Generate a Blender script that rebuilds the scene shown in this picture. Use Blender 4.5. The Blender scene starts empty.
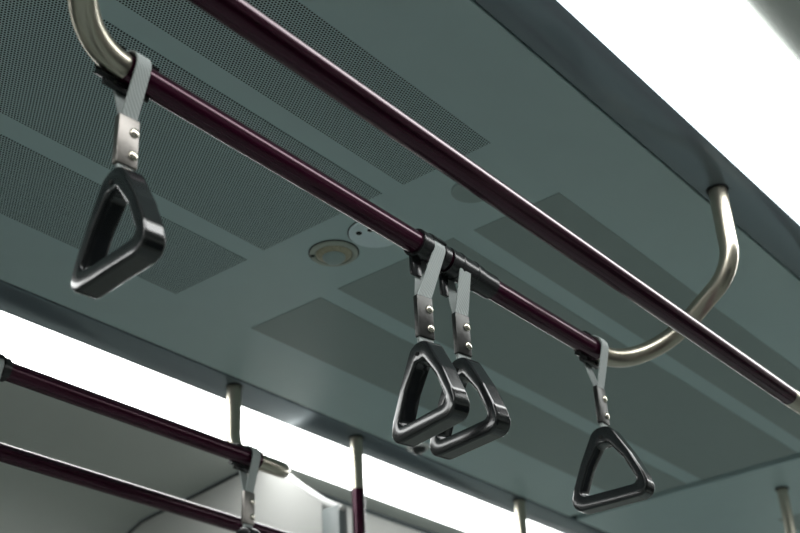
import bpy, bmesh, math
from mathutils import Vector, Matrix
C = bpy.context.scene.collection
SC = bpy.context.scene
CAMZ = 1.10            # camera height above the car floor; heights below are given above the camera
def V(x, y, z): return Vector((x, y, z + CAMZ))
PI = math.pi

# ------------------------------------------------------------------ materials
def new_mat(name, col=(.5, .5, .5), rough=.5, metal=0., coat=0., spec=.5):
    m = bpy.data.materials.new(name); m.use_nodes = True
    b = m.node_tree.nodes['Principled BSDF']
    b.inputs['Base Color'].default_value = (*col, 1)
    b.inputs['Roughness'].default_value = rough
    b.inputs['Metallic'].default_value = metal
    b.inputs['Coat Weight'].default_value = coat
    b.inputs['Coat Roughness'].default_value = .06
    b.inputs['Specular IOR Level'].default_value = spec
    return m
def nd(m, t, **kw):
    n = m.node_tree.nodes.new(t)
    for k, v in kw.items(): setattr(n, k, v)
    return n
def lk(m, a, b): m.node_tree.links.new(a, b)
def math_node(m, op, a, b=None):
    n = nd(m, 'ShaderNodeMath', operation=op)
    for i, v in enumerate((a, b)):
        if v is None: continue
        if isinstance(v, (int, float)): n.inputs[i].default_value = v
        else: lk(m, v, n.inputs[i])
    return n.outputs[0]
def grain(m, scale=60, amt=.06, bump=0., stretch=(1, 1, 1), rough=None):
    """subtle procedural variation of colour / roughness / bump"""
    b = m.node_tree.nodes['Principled BSDF']
    tc = nd(m, 'ShaderNodeTexCoord'); mp = nd(m, 'ShaderNodeMapping'); mp.inputs['Scale'].default_value = stretch
    lk(m, tc.outputs['Object'], mp.inputs['Vector'])
    n = nd(m, 'ShaderNodeTexNoise'); n.inputs['Scale'].default_value = scale; n.inputs['Detail'].default_value = 4
    lk(m, mp.outputs[0], n.inputs['Vector'])
    col = tuple(b.inputs['Base Color'].default_value)[:3]
    mx = nd(m, 'ShaderNodeMix', data_type='RGBA')
    mx.inputs[6].default_value = (*[c * (1 - amt) for c in col], 1)
    mx.inputs[7].default_value = (*[min(1, c * (1 + amt)) for c in col], 1)
    lk(m, n.outputs['Fac'], mx.inputs[0]); lk(m, mx.outputs[2], b.inputs['Base Color'])
    if rough:
        r = math_node(m, 'MULTIPLY_ADD', n.outputs['Fac'], rough[1]); r.node.inputs[2].default_value = rough[0]
        lk(m, r, b.inputs['Roughness'])
    if bump:
        bp = nd(m, 'ShaderNodeBump'); bp.inputs['Strength'].default_value = bump; bp.inputs['Distance'].default_value = .001
        lk(m, n.outputs['Fac'], bp.inputs['Height']); lk(m, bp.outputs[0], b.inputs['Normal'])
    return m

CEIL = (.49, .63, .635)
M = {}
M['ceiling'] = grain(new_mat('painted ceiling', CEIL, .38, spec=.5), 14, .03)
M['far_ceiling'] = grain(new_mat('far ceiling', (.52, .67, .68), .3, spec=.5), 10, .05)
M['trim'] = grain(new_mat('satin trim', (.23, .28, .31), .2, metal=.5), 3, .04, stretch=(.6, 4, 4), rough=(.19, .04))
M['gap'] = new_mat('dark gap', (.012, .014, .014), .7)
M['soffit'] = grain(new_mat('soffit paint', (.47, .50, .47), .55), 8, .04)
M['wall'] = grain(new_mat('wall laminate', (.72, .72, .70), .5), 8, .04)
M['cream'] = grain(new_mat('white laminate', (.56, .56, .54), .35), 6, .02)
M['post'] = grain(new_mat('grey post', (.25, .28, .28), .4), 10, .04)
M['floor'] = grain(new_mat('floor vinyl', (.36, .41, .40), .5), 40, .1)
M['maroon'] = grain(new_mat('maroon coated tube', (.046, .004, .020), .2, metal=.25, coat=.4), 30, .04)
M['maroon'].node_tree.nodes['Principled BSDF'].inputs['Coat Roughness'].default_value = .14
M['maroon'].node_tree.nodes['Principled BSDF'].inputs['Coat Weight'].default_value = .2
M['maroon'].node_tree.nodes['Principled BSDF'].inputs['Specular IOR Level'].default_value = .35
M['maroon'].node_tree.nodes['Principled BSDF'].inputs['Metallic'].default_value = .4
M['steel'] = grain(new_mat('brushed steel', (.50, .465, .385), .3, metal=1), 400, .05)
M['plate'] = grain(new_mat('bright reflection buckle metal', (.24, .225, .21), .3, metal=1), 90, .3, bump=.15, rough=(.25, .2))  # same metal as plate_dark, its bright reflection painted in as lighter colour
M['plate_dark'] = grain(new_mat('dark reflection buckle metal', (.075, .075, .073), .3, metal=1), 90, .3, bump=.15, rough=(.25, .2))  # same buckle metal, the dark surroundings it mirrors painted in as darker colour
M['rivet'] = new_mat('rivet metal', (.75, .70, .60), .22, metal=1)
M['black'] = grain(new_mat('black clamp plastic', (.016, .017, .018), .25), 60, .1)
M['grip'] = grain(new_mat('glossy black grip', (.013, .0145, .016), .19, coat=.5), 30, .1)
M['dark'] = new_mat('dark hole', (.004, .004, .004), .8)
M['disc'] = grain(new_mat('pale plate', (.78, .92, .97), .4), 30, .04)
M['disc_dark'] = grain(new_mat('grey cover', (.33, .42, .41), .5), 30, .06)
M['sensor_ring'] = grain(new_mat('sensor rim', (.42, .46, .40), .35), 30, .06)
M['sensor_amber'] = grain(new_mat('sensor reflector', (.40, .37, .26), .3), 200, .4)
M['white'] = new_mat('white plastic', (.8, .8, .78), .4)
M['glass'] = new_mat('dark window glass', (.02, .025, .03), .05)

def em(name, col, s):
    m = bpy.data.materials.new(name); m.use_nodes = True; nt = m.node_tree
    for n in list(nt.nodes): nt.nodes.remove(n)
    e = nt.nodes.new('ShaderNodeEmission'); o = nt.nodes.new('ShaderNodeOutputMaterial')
    e.inputs[0].default_value = (*col, 1); e.inputs[1].default_value = s
    nt.links.new(e.outputs[0], o.inputs[0]); return m
M['lamp'] = em('lit diffuser', (.98, 1, .985), 6.5)

# woven webbing: fine herringbone bump and tone
def webbing_mat():
    m = new_mat('grey webbing', (.42, .455, .45), .75)
    b = m.node_tree.nodes['Principled BSDF']
    tc = nd(m, 'ShaderNodeTexCoord'); w = nd(m, 'ShaderNodeTexWave', wave_type='BANDS', bands_direction='DIAGONAL')
    w.inputs['Scale'].default_value = 130; lk(m, tc.outputs['Object'], w.inputs['Vector'])
    mx = nd(m, 'ShaderNodeMix', data_type='RGBA')
    mx.inputs[6].default_value = (.36, .40, .395, 1); mx.inputs[7].default_value = (.52, .56, .55, 1)
    lk(m, w.outputs['Fac'], mx.inputs[0]); lk(m, mx.outputs[2], b.inputs['Base Color'])
    bp = nd(m, 'ShaderNodeBump'); bp.inputs['Strength'].default_value = .5; bp.inputs['Distance'].default_value = .0006
    lk(m, w.outputs['Fac'], bp.inputs['Height']); lk(m, bp.outputs[0], b.inputs['Normal'])
    return m
M['webbing'] = webbing_mat()

# perforated sheet: staggered round holes, 6.2 mm pitch
def perforated_mat(pitch=.0052, hole=.00162):
    m = new_mat('perforated sheet', CEIL, .42)
    b = m.node_tree.nodes['Principled BSDF']
    tc = nd(m, 'ShaderNodeTexCoord'); sp = nd(m, 'ShaderNodeSeparateXYZ'); lk(m, tc.outputs['Object'], sp.inputs[0])
    px, py = pitch, pitch * .866
    def grid(off):
        u = math_node(m, 'ADD', math_node(m, 'DIVIDE', sp.outputs[0], px), 1000.0 + off)
        v = math_node(m, 'ADD', math_node(m, 'DIVIDE', sp.outputs[1], 2 * py), 1000.0 + off)
        du = math_node(m, 'MULTIPLY', math_node(m, 'SUBTRACT', math_node(m, 'FRACT', u), .5), px)
        dv = math_node(m, 'MULTIPLY', math_node(m, 'SUBTRACT', math_node(m, 'FRACT', v), .5), 2 * py)
        return math_node(m, 'SQRT', math_node(m, 'ADD', math_node(m, 'MULTIPLY', du, du), math_node(m, 'MULTIPLY', dv, dv)))
    d = math_node(m, 'MINIMUM', grid(0), grid(.5))
    mask = math_node(m, 'LESS_THAN', d, hole)
    mx = nd(m, 'ShaderNodeMix', data_type='RGBA')
    mx.inputs[6].default_value = (CEIL[0], CEIL[1], CEIL[2], 1)
    mx.inputs[7].default_value = (.010, .012, .012, 1)
    lk(m, mask, mx.inputs[0]); lk(m, mx.outputs[2], b.inputs['Base Color'])
    lk(m, math_node(m, 'MULTIPLY', math_node(m, 'SUBTRACT', 1.0, mask), .5), b.inputs['Specular IOR Level'])
    return m
M['perf'] = perforated_mat()

# ------------------------------------------------------------------ mesh helpers
def link(name, bm, mat, parent=None, smooth=None, mats=None):
    bmesh.ops.remove_doubles(bm, verts=bm.verts, dist=1e-6)
    bmesh.ops.recalc_face_normals(bm, faces=bm.faces)
    me = bpy.data.meshes.new(name); bm.to_mesh(me); bm.free()
    for x in (mats or [mat]): me.materials.append(x)
    o = bpy.data.objects.new(name, me); C.objects.link(o)
    if smooth is not None:
        me.polygons.foreach_set('use_smooth', [True] * len(me.polygons))
        me.set_sharp_from_angle(angle=math.radians(smooth))
    if parent: o.parent = parent
    return o
def box(bm, lo, hi, bevel=0., seg=2):
    r = bmesh.ops.create_cube(bm, size=1.0); vs = r['verts']
    for v in vs: v.co = Vector([lo[i] + (v.co[i] + .5) * (hi[i] - lo[i]) for i in range(3)])
    if bevel:
        es = list({e for v in vs for e in v.link_edges})
        bmesh.ops.bevel(bm, geom=es, offset=bevel, segments=seg, affect='EDGES', profile=.5)
def tube(bm, pts, r, seg=32, caps=True, r_in=None):
    """swept round tube through pts (parallel-transport frames); r may be a list"""
    pts = [Vector(p) for p in pts]; n = len(pts)
    rr = r if isinstance(r, (list, tuple)) else [r] * n
    t = [(pts[min(i + 1, n - 1)] - pts[max(i - 1, 0)]).normalized() for i in range(n)]
    a = Vector((0, 0, 1)) if abs(t[0].z) < .9 else Vector((1, 0, 0))
    u = (a - t[0] * a.dot(t[0])).normalized(); rings = []
    for i in range(n):
        u = (u - t[i] * u.dot(t[i])).normalized(); w = t[i].cross(u)
        rings.append([bm.verts.new(pts[i] + (u * math.cos(2 * PI * k / seg) + w * math.sin(2 * PI * k / seg)) * rr[i]) for k in range(seg)])
    for i in range(n - 1):
        for k in range(seg):
            bm.faces.new((rings[i][k], rings[i][(k + 1) % seg], rings[i + 1][(k + 1) % seg], rings[i + 1][k]))
    if caps: bm.faces.new(rings[0][::-1]); bm.faces.new(rings[-1])
def lathe(bm, prof, c, seg=48, axis='z'):
    """prof: list of (radius, height)"""
    rings = []
    for (r, h) in prof:
        ring = []
        for k in range(seg):
            a = 2 * PI * k / seg; p = (r * math.cos(a), r * math.sin(a), h)
            if axis == 'y': p = (p[0], p[2], p[1])
            if axis == 'x': p = (p[2], p[0], p[1])
            ring.append(bm.verts.new(Vector(c) + Vector(p)))
        rings.append(ring)
    for i in range(len(rings) - 1):
        for k in range(seg):
            bm.faces.new((rings[i][k], rings[i][(k + 1) % seg], rings[i + 1][(k + 1) % seg], rings[i + 1][k]))
    bm.faces.new(rings[0][::-1]); bm.faces.new(rings[-1])
def slab(bm, prof, x0, x1, th, nrm=1):
    """extrude an open (y, z) profile along X with thickness th"""
    P = [Vector((0, y, z + CAMZ)) for y, z in prof]; n = len(P); back = []
    for i in range(n):
        t = (P[min(i + 1, n - 1)] - P[max(i - 1, 0)]).normalized()
        back.append(P[i] + Vector((0, -t.z, t.y)) * th * nrm)
    loop = P + back[::-1]
    A = [bm.verts.new(p + Vector((x0, 0, 0))) for p in loop]; B = [bm.verts.new(p + Vector((x1, 0, 0))) for p in loop]
    m = len(loop)
    for i in range(m): bm.faces.new((A[i], A[(i + 1) % m], B[(i + 1) % m], B[i]))
    for i in range(n - 1):
        for L in (A, B): bm.faces.new((L[i], L[i + 1], L[2 * n - 2 - i], L[2 * n - 1 - i]))
def fillet(P, rad, n=14):
    P = [Vector(p) for p in P]; out = [P[0]]
    for i in range(1, len(P) - 1):
        a = (P[i - 1] - P[i]).normalized(); b = (P[i + 1] - P[i]).normalized(); ang = a.angle(b); r = rad[i - 1]
        t = r / math.tan(ang / 2); s = P[i] + a * t; e = P[i] + b * t; c = P[i] + (a + b).normalized() * r / math.sin(ang / 2)
        va = (s - c).normalized(); vb = (e - c).normalized(); om = PI - ang
        for k in range(n + 1):
            ph = om * k / n
            out.append(c + r * (math.sin(om - ph) * va + math.sin(ph) * vb) / math.sin(om))
    out.append(P[-1]); return out
def thing(name, loc, label, cat, group=None):
    o = bpy.data.objects.new(name, None); C.objects.link(o); o.location = loc; o.empty_display_size = .05
    return tag(o, label, cat, group)
def tag(o, label, cat, group=None):
    o['label'] = label; o['category'] = cat
    if group: o['group'] = group
    return o
def struct(o): o['kind'] = 'structure'; return o

# ------------------------------------------------------------------ the car shell
YC = 1.302                       # centre line of the car
def my(y): return 2 * YC - y     # mirror across the centre line
X0, X1 = -1.6, 8.0
ZC = 1.20                        # ceiling height above the camera
JX = 3.228                       # transverse joint in the ceiling
E0, E1 = .743, my(.736)          # ceiling edges

bm = bmesh.new()
box(bm, (X0, E0, ZC + CAMZ), (JX - .020, E1, ZC + CAMZ + .02), .0015, 1)
struct(link('ceiling', bm, M['ceiling']))
bm = bmesh.new()
box(bm, (JX + .020, E0, ZC + CAMZ - .001), (X1, E1, ZC + CAMZ + .022), .0015, 1)
struct(link('ceiling', bm, M['far_ceiling']))
bm = bmesh.new()                 # dark recess above the shadow gaps
box(bm, (X0, E0 - .03, ZC + CAMZ + .024), (X1, E1 + .03, ZC + CAMZ + .04))
struct(link('trim_1', bm, M['gap']))

# satin metal strips between ceiling and lamps, with a bead along the lamp edge
for i, s in ((2, 0), (3, 1)):
    f = (lambda y: y) if s == 0 else my
    bm = bmesh.new()
    ya, yb = sorted((f(.652 if s == 0 else .6335), f(.7385 if s == 0 else .7315)))
    z = ZC + CAMZ - .001
    box(bm, (X0, ya, z), (X1, yb, z + .02), .0015, 2)
    struct(link('trim_%d' % i, bm, M['trim'], smooth=40))

# lamps
for s, lab in ((0, 'long glowing white lamp panel above the nearer grab rails, at the upper right'),
               (1, 'long glowing white lamp panel on the far side, behind the two far maroon rails')):
    f = (lambda y: y) if s == 0 else my
    yi, yo = f(.650 if s == 0 else .6315), f(.4555); y0, y1 = sorted((yi, yo))
    t = thing('ceiling_lamp', V(3, (y0 + y1) / 2, ZC), lab, 'ceiling light', 'strip lamps along the car')
    bm = bmesh.new(); n = 10; prof = []
    for k in range(n + 1):
        u = k / n; w = u if s else 1 - u; prof.append((y0 + (y1 - y0) * u, ZC + .005 - .013 * w ** 1.5))
    slab(bm, prof, X0, X1, .010)
    d = link('diffuser', bm, M['lamp'], smooth=60)
    bm = bmesh.new(); box(bm, (X0, y0 - .001, ZC + CAMZ + .018), (X1, y1 + .001, ZC + CAMZ + .05))
    h = link('lamp_housing', bm, M['gap'])
    for o in (d, h): o.parent = t; o.location = -t.location

# soffit, curved cove and side walls
def cove(s):
    f = (lambda y: y) if s else my
    p = [(2.150, 1.200), (2.244, 1.191), (2.36, 1.178), (2.479, 1.164), (2.577, 1.157), (2.63, 1.150),
         (2.68, 1.130), (2.72, 1.095), (2.745, 1.045), (2.755, .98), (2.758, .90)]
    return [(f(y), z) for y, z in p]
DX = 2.226                       # partition plane
for s, nm in ((0, 'wall_right'), (1, 'wall_left')):
    f = (lambda y: y) if s else my
    sg = 1 if s else -1
    bm = bmesh.new()
    slab(bm, cove(s), X0, DX - .006, .012, sg)
    # door zone beyond the partition: narrow soffit, then a header leaning outwards
    slab(bm, [(f(2.158), 1.199), (f(2.222), 1.194)], DX + .03, X1, .012, sg)
    ya, yb = sorted((f(2.758), f(2.80)))
    box(bm, (X0, ya, 0), (X1, yb, CAMZ - .25))
    box(bm, (X0, ya, CAMZ + .75), (DX - .006, yb, CAMZ + .90))
    for a, b in ((X0, -1.2), (.45, .75), (2.05, 2.4), (4.0, 5.2), (6.8, X1)):
        box(bm, (a, ya, CAMZ - .25), (b, yb, CAMZ + .75))
    struct(link(nm, bm, M['soffit'], smooth=30))
    bm = bmesh.new()
    slab(bm, [(f(2.230), 1.183), (f(2.30), 1.06), (f(2.48), .90), (f(2.74), .78)], DX + .03, X1, .012, sg)
    struct(link('trim_%d' % (4 + s), bm, M['cream'], smooth=40))
    for k, (a, b) in enumerate(((-1.2, .45), (.75, 2.05), (2.4, 4.0), (5.2, 6.8))):
        w = struct(link('window_%d' % (1 + k + 4 * s), (lambda q: (box(q, (a, ya + .012, CAMZ - .25), (b, yb - .012, CAMZ + .75)), q)[1])(bmesh.new()), M['glass']))
        fr = bmesh.new()
        for lo, hi in (((a, CAMZ - .25), (b, CAMZ - .22)), ((a, CAMZ + .72), (b, CAMZ + .75)), ((a, CAMZ - .22), (a + .03, CAMZ + .72)), ((b - .03, CAMZ - .22), (b, CAMZ + .72))):
            box(fr, (lo[0], ya - .008, lo[1]), (hi[0], ya + .011 if s else yb + .008, hi[1]) if s else (hi[0], yb + .008, hi[1]))
        link('window_frame', fr, M['steel'], w)
bm = bmesh.new(); box(bm, (X0, my(2.80), -.04), (X1, 2.80, 0)); struct(link('floor', bm, M['floor']))
for nm, x in (('wall_front', X1), ('wall_back', X0 - .04)):
    bm = bmesh.new(); box(bm, (x, my(2.80), 0), (x + .04, 2.80, ZC + CAMZ + .05)); struct(link(nm, bm, M['wall']))

# ------------------------------------------------------------------ perforated ceiling strips
ST = (('outer far-side', 1.480, 1.672), ('middle', 1.150, 1.432), ('outer near-side', .922, 1.106))
M['panel'] = grain(new_mat('dark ceiling panel', (.31, .385, .375), .45), 20, .03)
def strip(x0, x1, y0, y1, label, group, name='perforated_strip', mat='perf', cat='ceiling vent'):
    bm = bmesh.new(); box(bm, (x0 - (x0 + x1) / 2, -(y1 - y0) / 2, -.0012), (x1 - (x0 + x1) / 2, (y1 - y0) / 2, .0008))
    o = link(name, bm, M[mat]); o.location = V((x0 + x1) / 2, (y0 + y1) / 2, ZC)
    tag(o, label, cat, group)
strip(-1.4, 1.470, 1.480, 1.672, 'long perforated ceiling strip behind the leftmost triangular hand strap, nearest the far lamp', 'perforated strips left of the round ceiling devices')
strip(-1.4, 1.466, 1.150, 1.432, 'widest perforated ceiling strip at the upper left, crossed by the higher near rail', 'perforated strips left of the round ceiling devices')
strip(-1.4, 1.470, .922, 1.106, 'narrow perforated ceiling strip ending at the top centre, crossed by the lower near rail', 'perforated strips left of the round ceiling devices')
strip(1.676, 3.205, 1.480, 1.672, 'dark ceiling strip running down behind the pair of hanging straps, nearest the far lamp', 'dark strips right of the round ceiling devices', 'inset_panel', 'panel', 'ceiling panel')
strip(1.672, 3.205, 1.150, 1.432, 'widest dark ceiling strip in the middle, behind the rightmost hand strap', 'dark strips right of the round ceiling devices', 'inset_panel', 'panel', 'ceiling panel')
strip(1.676, 3.205, .922, 1.106, 'dark ceiling strip behind the curved steel pipe and the nearer rail at right', 'dark strips right of the round ceiling devices', 'inset_panel', 'panel', 'ceiling panel')
strip(3.70, 5.2, 1.150, 1.432, 'dark ceiling strip beyond the ceiling joint, at the bottom right corner', 'dark strips beyond the ceiling joint', 'inset_panel', 'panel', 'ceiling panel')

# ------------------------------------------------------------------ round devices on the ceiling
t = thing('ceiling_sensor', V(1.562, 1.345, ZC), 'round ceiling sensor with brownish amber ring, left of the pale round plate', 'ceiling sensor')
bm = bmesh.new(); lathe(bm, [(.045, 0), (.045, -.003), (.042, -.006), (.036, -.006), (.034, -.002), (.030, 0)], (0, 0, 0)); link('rim', bm, M['sensor_ring'], t, 40)
bm = bmesh.new(); lathe(bm, [(.0335, -.001), (.0335, -.005), (.026, -.010), (.021, -.010)], (0, 0, 0)); link('amber_reflector', bm, M['sensor_amber'], t, 40)
bm = bmesh.new(); lathe(bm, [(.022, -.008), (.021, -.013), (.016, -.018), (.009, -.0205), (.002, -.021)], (0, 0, 0)); link('lens', bm, M['disc_dark'], t, 60)
bm = bmesh.new(); lathe(bm, [(.0472, .0), (.0472, -.0012)], (0, 0, 0)); link('gasket', bm, M['gap'], t)
bm = bmesh.new(); lathe(bm, [(.004, -.004), (.004, -.0075), (.002, -.008)], (-.026, .030, 0), 12); link('screw', bm, M['gap'], t)
t = thing('round_plate', V(1.560, 1.240, ZC), 'pale bluish round plate with two dark holes, partly hidden by the maroon rail', 'cover plate')
bm = bmesh.new(); lathe(bm, [(.0530, 0), (.0530, -.0010)], (0, 0, 0)); link('gasket', bm, M['gap'], t)
bm = bmesh.new(); lathe(bm, [(.051, -.0005), (.051, -.003), (.049, -.0045), (.002, -.006)], (0, 0, 0)); link('plate', bm, M['disc'], t, 30)
for dx, dy in ((-.026, .020), (-.020, -.002)):
    bm = bmesh.new(); lathe(bm, [(.0055, -.0045), (.0055, -.0062), (.003, -.0066)], (dx, dy, 0), 16); link('screw', bm, M['dark'], t)
bm = bmesh.new(); lathe(bm, [(.038, .0), (.038, -.0025), (.036, -.004), (.002, -.0045)], (0, 0, 0))
o = link('round_cover', bm, M['disc_dark'], smooth=30); o.location = V(1.566, 1.028, ZC)
tag(o, 'dark grey round ceiling cover peeping out from under the nearer maroon rail', 'cover plate')
t = thing('ceiling_spotlight', V(2.44, 1.835, ZC), 'small dark dome with white rim just below the front strap of the central pair', 'ceiling fitting')
bm = bmesh.new(); lathe(bm, [(.030, 0), (.030, -.004), (.027, -.007), (.020, -.007), (.019, -.002)], (0, 0, 0), 32); link('rim', bm, M['white'], t, 40)
bm = bmesh.new(); lathe(bm, [(.0195, -.002), (.019, -.010), (.013, -.018), (.003, -.021)], (0, 0, 0), 32); link('dome', bm, M['black'], t, 60)

# ------------------------------------------------------------------ partition by the far door
def prism_x(bm, poly, x0, x1):
    A = [bm.verts.new(V(x0, y, z)) for y, z in poly]; B = [bm.verts.new(V(x1, y, z)) for y, z in poly]
    n = len(poly); bm.faces.new(A[::-1]); bm.faces.new(B)
    for i in range(n): bm.faces.new((A[i], A[(i + 1) % n], B[(i + 1) % n], B[i]))
t = thing('partition', (DX, 2.3, 0), 'off-white partition panel behind the far maroon rails, under the far lamp', 'partition')
def under(o): o.parent = t; o.location = -t.location; return o
top = [(y - .002, z - .008) for y, z in cove(1)]
bm = bmesh.new()
prism_x(bm, [(2.752, -.6), (1.975, -.6), (1.975, 1.030), (2.075, 1.112), (2.115, 1.145), (2.150, 1.170)] + [p for p in top], DX, DX + .022)
under(link('panel', bm, M['cream']))
bm = bmesh.new()
pts = [V(DX + .008, y, z) for y, z in ((1.918, 1.006), (1.975, 1.040), (2.045, 1.094), (2.092, 1.134), (2.125, 1.162))]
tube(bm, pts, .009, 16); under(link('edge_trim', bm, M['white'], smooth=60))
bm = bmesh.new(); box(bm, (DX - .002, 1.919, CAMZ - 1.1), (DX + .030, 1.974, CAMZ + 1.018), .004); under(link('post', bm, M['post'], smooth=40))
bm = bmesh.new()
slab(bm, [(y, z - .002) for y, z in cove(1)[:-1]], DX - .004, DX + .002, .005, -1)
under(link('gasket', bm, M['gap']))

# ------------------------------------------------------------------ grab rails
RB = .0165
def seg_pts(a, b, n=2): return [Vector(a).lerp(Vector(b), i / n) for i in range(n + 1)]
def high_rail(side, label):
    f = (lambda y: y) if side == 0 else my
    B, Z = .9275, .9185; XA, XB = .722, (1.742 if side == 0 else 1.702)
    t = thing('grab_rail', V((XA + XB) / 2, f(B), Z), label, 'grab rail')
    def put(o): o.parent = t; o.location = -t.location; return o
    bm = bmesh.new(); tube(bm, seg_pts(V(XA, f(B), Z), V(XB, f(B), Z), 4), RB, 48); put(link('maroon_tube', bm, M['maroon'], smooth=40))
    for xs, sg in ((XB, 1), (XA, -1)):
        yt = .710 if side == 0 else .703
        c1, ox = ((.152, .117) if side == 0 else (.128, .153)) if sg > 0 else (.140, .096)
        xt = xs + sg * ox
        P = fillet([V(xs, f(B), Z), V(xs + sg * c1, f(B), Z), V(xt, f(yt), 1.040), V(xt, f(yt), ZC - .002)], (.120, .080), 20)
        bm = bmesh.new(); tube(bm, P, RB * .985, 40); p = put(link('bracket_pipe', bm, M['steel'], smooth=40))
        bm = bmesh.new(); lathe(bm, [(RB + .0005, ZC - .0035), (RB + .0030, ZC - .0035), (RB + .0032, ZC - .001)], V(xt, f(yt), 0), 32); c = link('collar', bm, M['gap'], smooth=40); c.parent = p
        for q, zz in ((0, 1.160), (1, 1.138)):
            bm = bmesh.new(); dy = -.62 if side == 0 else .62
            n = Vector((.78, dy, 0)).normalized(); c0 = V(xt, f(yt), zz)
            tube(bm, [c0 + n * (RB - .003), c0 + n * (RB + .0012)], .0032, 12); s = link('screw', bm, M['dark']); s.parent = p
    return t
high_rail(0, 'maroon grab rail carrying four hand straps, with curved steel ends')
high_rail(1, 'upper of the two blurred maroon rails at lower left, steel stub at its right end')
def low_rail(side, label):
    f = (lambda y: y) if side == 0 else my
    B, Z = .729, .870; XA, XB = .30, 2.045
    t = thing('grab_rail', V((XA + XB) / 2, f(B), Z), label, 'grab rail')
    def put(o): o.parent = t; o.location = -t.location; return o
    bm = bmesh.new(); tube(bm, seg_pts(V(XA, f(B), Z), V(XB, f(B), Z), 4), RB, 48); put(link('maroon_tube', bm, M['maroon'], smooth=40))
    bm = bmesh.new(); tube(bm, fillet([V(XB, f(B), Z), V(2.16, f(B), Z), V(2.262, f(.712), Z)], (.15,), 8), RB * .985, 40); put(link('steel_end', bm, M['steel'], smooth=40))
    P = fillet([V(XA, f(B), Z), V(XA - .16, f(B), Z), V(XA - .10, f(.70), 1.045), V(XA - .10, f(.70), ZC - .002)], (.12, .05), 20)
    bm = bmesh.new(); tube(bm, P, RB * .985, 40); put(link('bracket_pipe', bm, M['steel'], smooth=40))
low_rail(0, 'thick maroon grab rail crossing in front, empty of straps, nearest the camera')
low_rail(1, 'lower of the two blurred maroon rails, at the bottom left corner')

# ------------------------------------------------------------------ vertical poles
def pole(x, y, label, steel_to, r=.0150):
    t = thing('vertical_pole', (x, y, 0), label, 'pole')
    bm = bmesh.new(); top = ZC + CAMZ - .002
    tube(bm, [(0, 0, steel_to), (0, 0, top)], r, 32); link('steel_section', bm, M['steel'], t, 40)
    bm = bmesh.new(); lathe(bm, [(r + .0005, top - .004), (r + .004, top - .004), (r + .0045, top - .0005)], (0, 0, 0), 32); link('collar', bm, M['gap'], t, 40)
    if steel_to > .1:
        bm = bmesh.new(); tube(bm, [(0, 0, .09), (0, 0, steel_to)], r + .001, 32); link('maroon_tube', bm, M['maroon'], t, 40)
    bm = bmesh.new(); lathe(bm, [(.04, 0), (.04, .006), (.02, .014), (r + .001, .10)], (0, 0, 0), 32); link('foot', bm, M['steel'], t, 40)
pole(2.279, my(.700), 'far vertical pole, steel above and maroon below, standing by the partition', CAMZ + 1.062)
pole(2.282, .706, 'near-side vertical pole at the steel end of the nearest grab rail, beyond the right edge', CAMZ + 1.035)
pole(2.97, my(.718), 'slim all-steel pole crossing the far lamp, right of the pole with a maroon lower half', .10)
pole(3.44, 1.30, 'slim brass-toned pole in the aisle at the bottom right corner', .10)

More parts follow.
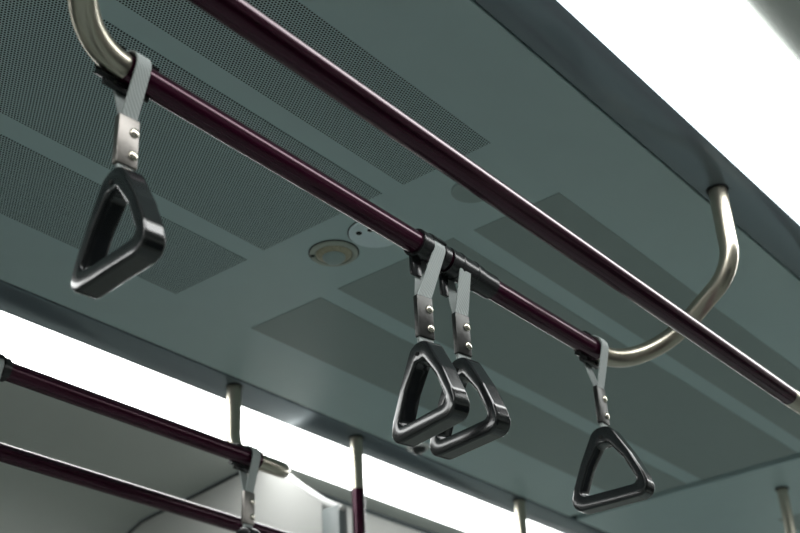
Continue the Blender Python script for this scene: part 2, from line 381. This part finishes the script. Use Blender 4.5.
# ------------------------------------------------------------------ hand straps
def sd_poly(p, poly, r):
    """signed distance to a convex polygon grown by radius r"""
    d = 1e9; inside = True; n = len(poly)
    for i in range(n):
        a, b = Vector(poly[i]), Vector(poly[(i + 1) % n]); e = b - a; w = p - a
        t = max(0, min(1, w.dot(e) / e.dot(e))); d = min(d, (w - e * t).length)
        if e.x * w.y - e.y * w.x < 0: inside = False
    return (-d if inside else d) - r
def outline(poly, r, c, angs):
    out = []
    for a in angs:
        u = Vector((math.cos(a), math.sin(a))); lo, hi = 0, .2
        for _ in range(36):
            mid = (lo + hi) / 2
            if sd_poly(c + u * mid, poly, r) > 0: hi = mid
            else: lo = mid
        out.append(c + u * lo)
    return out
def grip_mesh():
    c = Vector((0, -.222)); N = 144; angs = [2 * PI * k / N for k in range(N)]
    O = outline([(-.0490, -.2530), (.0490, -.2530), (.0455, -.2400), (.0290, -.2030), (.0050, -.1610), (-.0050, -.1610), (-.0290, -.2030), (-.0455, -.2400)], .0180, c, angs)
    I = outline([(-.0405, -.2410), (.0405, -.2410), (.0255, -.2080), (.005, -.1790), (-.005, -.1790), (-.0255, -.2080)], .0080, c, angs)
    H = .0145; bv = .0042
    bm = bmesh.new(); rings = []
    for i in range(N):
        o, q = O[i], I[i]; d = (q - o); L = d.length; u = d / L; ring = []
        # groove for the webbing at the apex
        g = max(0, 1 - abs(o.x) / .0085) if o.y > -.17 else 0; g = min(1, g * 3)
        pts = []
        bv = .0042 - .0018 * g
        for x in (-H + bv, -H + bv + .0002, -H + bv + .0008, -.004, .004, H - bv - .0008, H - bv - .0002, H - bv):
            s = .011 * g if abs(x) < H - bv - .0005 else 0
            pts.append((x, s))
        for k in (1, 2, 3): a = PI / 2 * k / 4; pts.append((H - bv + bv * math.sin(a), bv * (1 - math.cos(a))))
        pts.append((H, bv)); pts.append((H, L / 2)); pts.append((H, L - bv))
        for k in (1, 2, 3): a = PI / 2 * k / 4; pts.append((H - bv + bv * math.cos(a), L - bv + bv * math.sin(a)))
        pts += [(H - bv, L), (.005, L + .0012), (-.005, L + .0012), (-H + bv, L)]
        for k in (1, 2, 3): a = PI / 2 * k / 4; pts.append((-H + bv - bv * math.sin(a), L - bv + bv * math.cos(a)))
        pts += [(-H, L - bv), (-H, L / 2), (-H, bv)]
        for k in (1, 2, 3): a = PI / 2 * k / 4; pts.append((-H + bv - bv * math.cos(a), bv - bv * math.sin(a)))
        for x, s in pts:
            p = o + u * s; ring.append(bm.verts.new((x, p.x, p.y)))
        rings.append(ring)
    K = len(rings[0])
    for i in range(N):
        a, b = rings[i], rings[(i + 1) % N]
        for k in range(K): bm.faces.new((a[k], a[(k + 1) % K], b[(k + 1) % K], b[k]))
    return bm
def ribbon(path, w, th):
    """webbing: closed (y,z) centre path swept as a band of width w along X"""
    bm = bmesh.new(); P = [Vector(p) for p in path]; n = len(P); rows = []
    for i in range(n):
        t = (P[min(i + 1, n - 1)] - P[max(i - 1, 0)]).normalized(); nr = Vector((-t.y, t.x)) * th / 2
        a, b = P[i] + nr, P[i] - nr
        rows.append([bm.verts.new((x, p.x, p.y)) for x, p in ((-w / 2, a), (w / 2, a), (w / 2, b), (-w / 2, b))])
    for i in range(n - 1):
        for k in range(4): bm.faces.new((rows[i][k], rows[i][(k + 1) % 4], rows[i + 1][(k + 1) % 4], rows[i + 1][k]))
    bm.faces.new(rows[0]); bm.faces.new(rows[-1][::-1]); return bm
def arc_sleeve(x0, x1, ri, ro, a0, a1, n=40, bm=None):
    """part of a sleeve around the rail, angles measured in the YZ plane (90 = top)"""
    bm = bm or bmesh.new(); rows = []; bev = .0010
    sec = [(x0, ri), (x0, ro - bev), (x0 + bev, ro), (x1 - bev, ro), (x1, ro - bev), (x1, ri)]
    full = abs(a1 - a0) >= 359.9
    cnt = n if full else n + 1
    for i in range(cnt):
        a = math.radians(a0 + (a1 - a0) * i / n)
        rows.append([bm.verts.new((x, r * math.cos(a), r * math.sin(a))) for x, r in sec])
    m = len(sec)
    for i in range(n):
        A, B = rows[i], rows[(i + 1) % cnt]
        for k in range(m): bm.faces.new((A[k], A[(k + 1) % m], B[(k + 1) % m], B[k]))
    if not full: bm.faces.new(rows[0]); bm.faces.new(rows[-1][::-1])
    return bm
def web_path(r):
    b = math.radians(20); P = []
    P += [(.0016, -.162), (.0016, -.120), (.0016, -.073)]
    P.append((.0045, -.064))
    for k in range(29):
        a = -b + (PI + 2 * b) * k / 28
        P.append((r * math.cos(a), r * math.sin(a)))
    P.append((-.0045, -.064)); P += [(-.0016, -.073), (-.0016, -.120), (-.0016, -.162)]
    return P
GRIP = None; RIV = None
def hand_strap(x, side, kind, yaw, lab, group, tilt=0., dx=0., drop=0., plate='plate_dark'):
    global GRIP, RIV
    f = (lambda y: y) if side == 0 else my
    t = thing('hand_strap', V(x, f(.9275), .9185), lab, 'hand strap', group)
    wr = .0217 if kind == 'saddle' else .0180
    # clamp stays square on the rail
    cl = bmesh.new()
    if kind == 'saddle':          # open-topped saddle under the rail, small ribs showing over the top
        arc_sleeve(-.036, .030, RB + .0002, RB + .0036, -58, 105, bm=cl)
        for a, b in ((-.040, -.018), (.016, .032)):
            arc_sleeve(a, b, RB + .0002, RB + .0036, 100, 124, 8, cl)
            arc_sleeve(a, b, RB + .0002, RB + .0065, -76, -45, 8, cl)
        box(cl, (-.030, .006, -.0260), (.022, .014, -.0180), .0018)
    elif kind == 'ring':          # ring, window with the webbing, ring, thin bridge over the top
        arc_sleeve(-.036, -.0145, RB + .0002, RB + .0044, 0, 360, bm=cl)
        arc_sleeve(-.0145, -.0135, RB + .0002, RB + .0035, 0, 360, bm=cl)
        arc_sleeve(-.0145, .0145, RB + .0040, RB + .0062, 60, 158, 20, cl)
        arc_sleeve(.0150, .029, RB + .0002, RB + .0036, 0, 360, bm=cl)
        box(cl, (-.034, .006, -.046), (-.014, .013, -.015), .0015)
    else:                         # long sleeve over the webbing
        arc_sleeve(-.029, .048, RB + .0030, RB + .0042, 0, 360, bm=cl)
        arc_sleeve(.048, .085, RB + .0002, RB + .0026, 0, 360, bm=cl)
        arc_sleeve(-.006, .000, RB + .0036, RB + .0052, 0, 360, bm=cl)
        arc_sleeve(.030, .034, RB + .0036, RB + .0052, 0, 360, bm=cl)
        box(cl, (-.028, .007, -.052), (-.012, .013, -.018), .0015)
    link('clamp', cl, M['black'], t, 35)
    # everything below hangs as one
    R = Matrix.Rotation(math.radians(yaw), 4, 'Z')
    T = Matrix.Rotation(math.radians(tilt), 4, 'X')
    G = T @ Matrix.Translation((dx, 0, -drop)) @ R
    # webbing loop twists from square at the rail to the yaw of the grip
    wb = ribbon(web_path(wr), .0205 if kind == 'saddle' else .0250, .0022 if kind == 'saddle' else .0016)
    for v in wb.verts:
        u = min(1, max(0, (-.012 - v.co.z) / .06)); a = math.radians(yaw) * u
        c, s = math.cos(a), math.sin(a); v.co = T @ Vector((c * v.co.x - s * v.co.y + dx * u, s * v.co.x + c * v.co.y, v.co.z - drop * u))
    link('webbing', wb, M['webbing'], t, 50)
    pb = bmesh.new(); box(pb, (-.0140, -.0046, -.1345), (.0140, .0046, -.0700), .0016, 3)
    p = link('buckle_plate', pb, M[plate], t, 40); p.matrix_local = G
    for zz in (-.089, -.119):
        rv = bmesh.new()
        lathe(rv, [(.0062, -.0044), (.0060, -.0060), (.0042, -.0072), (.0008, -.0076)], (.0070, 0, zz), 20, 'y')
        link('rivet', rv, M['rivet'], p, 50)
    if GRIP is None:
        g = link('grip', grip_mesh(), M['grip'], t, 28); GRIP = g.data
    else:
        g = bpy.data.objects.new('grip', GRIP); C.objects.link(g); g.parent = t
    g.matrix_local = G
    for sx in (-1, 1):
        hb = bmesh.new(); lathe(hb, [(.0032, .0140 * sx), (.0032, .0157 * sx), (.0024, .0156 * sx)], (0, .0010, -.1600), 16, 'x')
        link('pin_hole', hb, M['dark'], g)
    return t
GR = 'hand straps on the nearer strap rail'
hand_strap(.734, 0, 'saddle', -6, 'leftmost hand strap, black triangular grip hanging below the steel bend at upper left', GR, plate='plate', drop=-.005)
hand_strap(1.287, 0, 'ring', -14, 'left and front one of the central pair of hand straps', GR, dx=-.024, drop=.014)
hand_strap(1.350, 0, 'sleeve', -10, 'right and rear one of the central pair of hand straps', GR, dx=.001, drop=.009)
hand_strap(1.736, 0, 'saddle', 2, 'rightmost hand strap, matte black triangular grip hanging beside the curved steel pipe', GR)
GL = 'hand straps on the far upper rail'
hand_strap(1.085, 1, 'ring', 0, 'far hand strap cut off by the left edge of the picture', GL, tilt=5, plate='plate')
hand_strap(1.678, 1, 'saddle', 0, 'blurred far hand strap beside the steel stub of the far upper rail', GL, plate='plate')

# ------------------------------------------------------------------ camera and light
R = ((0.627, 0.358, 0.692), (-0.778, 0.340, 0.528), (-0.046, -0.869, 0.492))
def unit(v): return Vector(v).normalized()
Xc = unit((1161, 663.5, 1282)); Yc = unit((-1887, 826, 1282)); Zc = Xc.cross(Yc).normalized(); Yc = Zc.cross(Xc)
right = Vector((Xc.x, Yc.x, Zc.x)); down = Vector((Xc.y, Yc.y, Zc.y)); fwd = Vector((Xc.z, Yc.z, Zc.z))
cam = bpy.data.cameras.new('camera'); co = bpy.data.objects.new('camera', cam); C.objects.link(co)
mw = Matrix.Identity(4)
for i, v in enumerate((right, -down, -fwd)):
    for j in range(3): mw[j][i] = v[j]
mw.translation = Vector((0, 0, CAMZ)); co.matrix_world = mw
cam.sensor_width = 36; cam.lens = 1282 / 800 * 36; cam.clip_start = .02
cam.dof.use_dof = True; cam.dof.focus_distance = 1.80; cam.dof.aperture_fstop = 5.2
SC.camera = co

w = bpy.data.worlds.new('world'); SC.world = w; w.use_nodes = True
w.node_tree.nodes['Background'].inputs[0].default_value = (.5, .6, .6, 1)
w.node_tree.nodes['Background'].inputs[1].default_value = .1
SC.view_settings.view_transform = 'Standard'; SC.view_settings.look = 'None'
SC.view_settings.exposure = .12; SC.view_settings.gamma = 1; SC.view_settings.use_curve_mapping = False
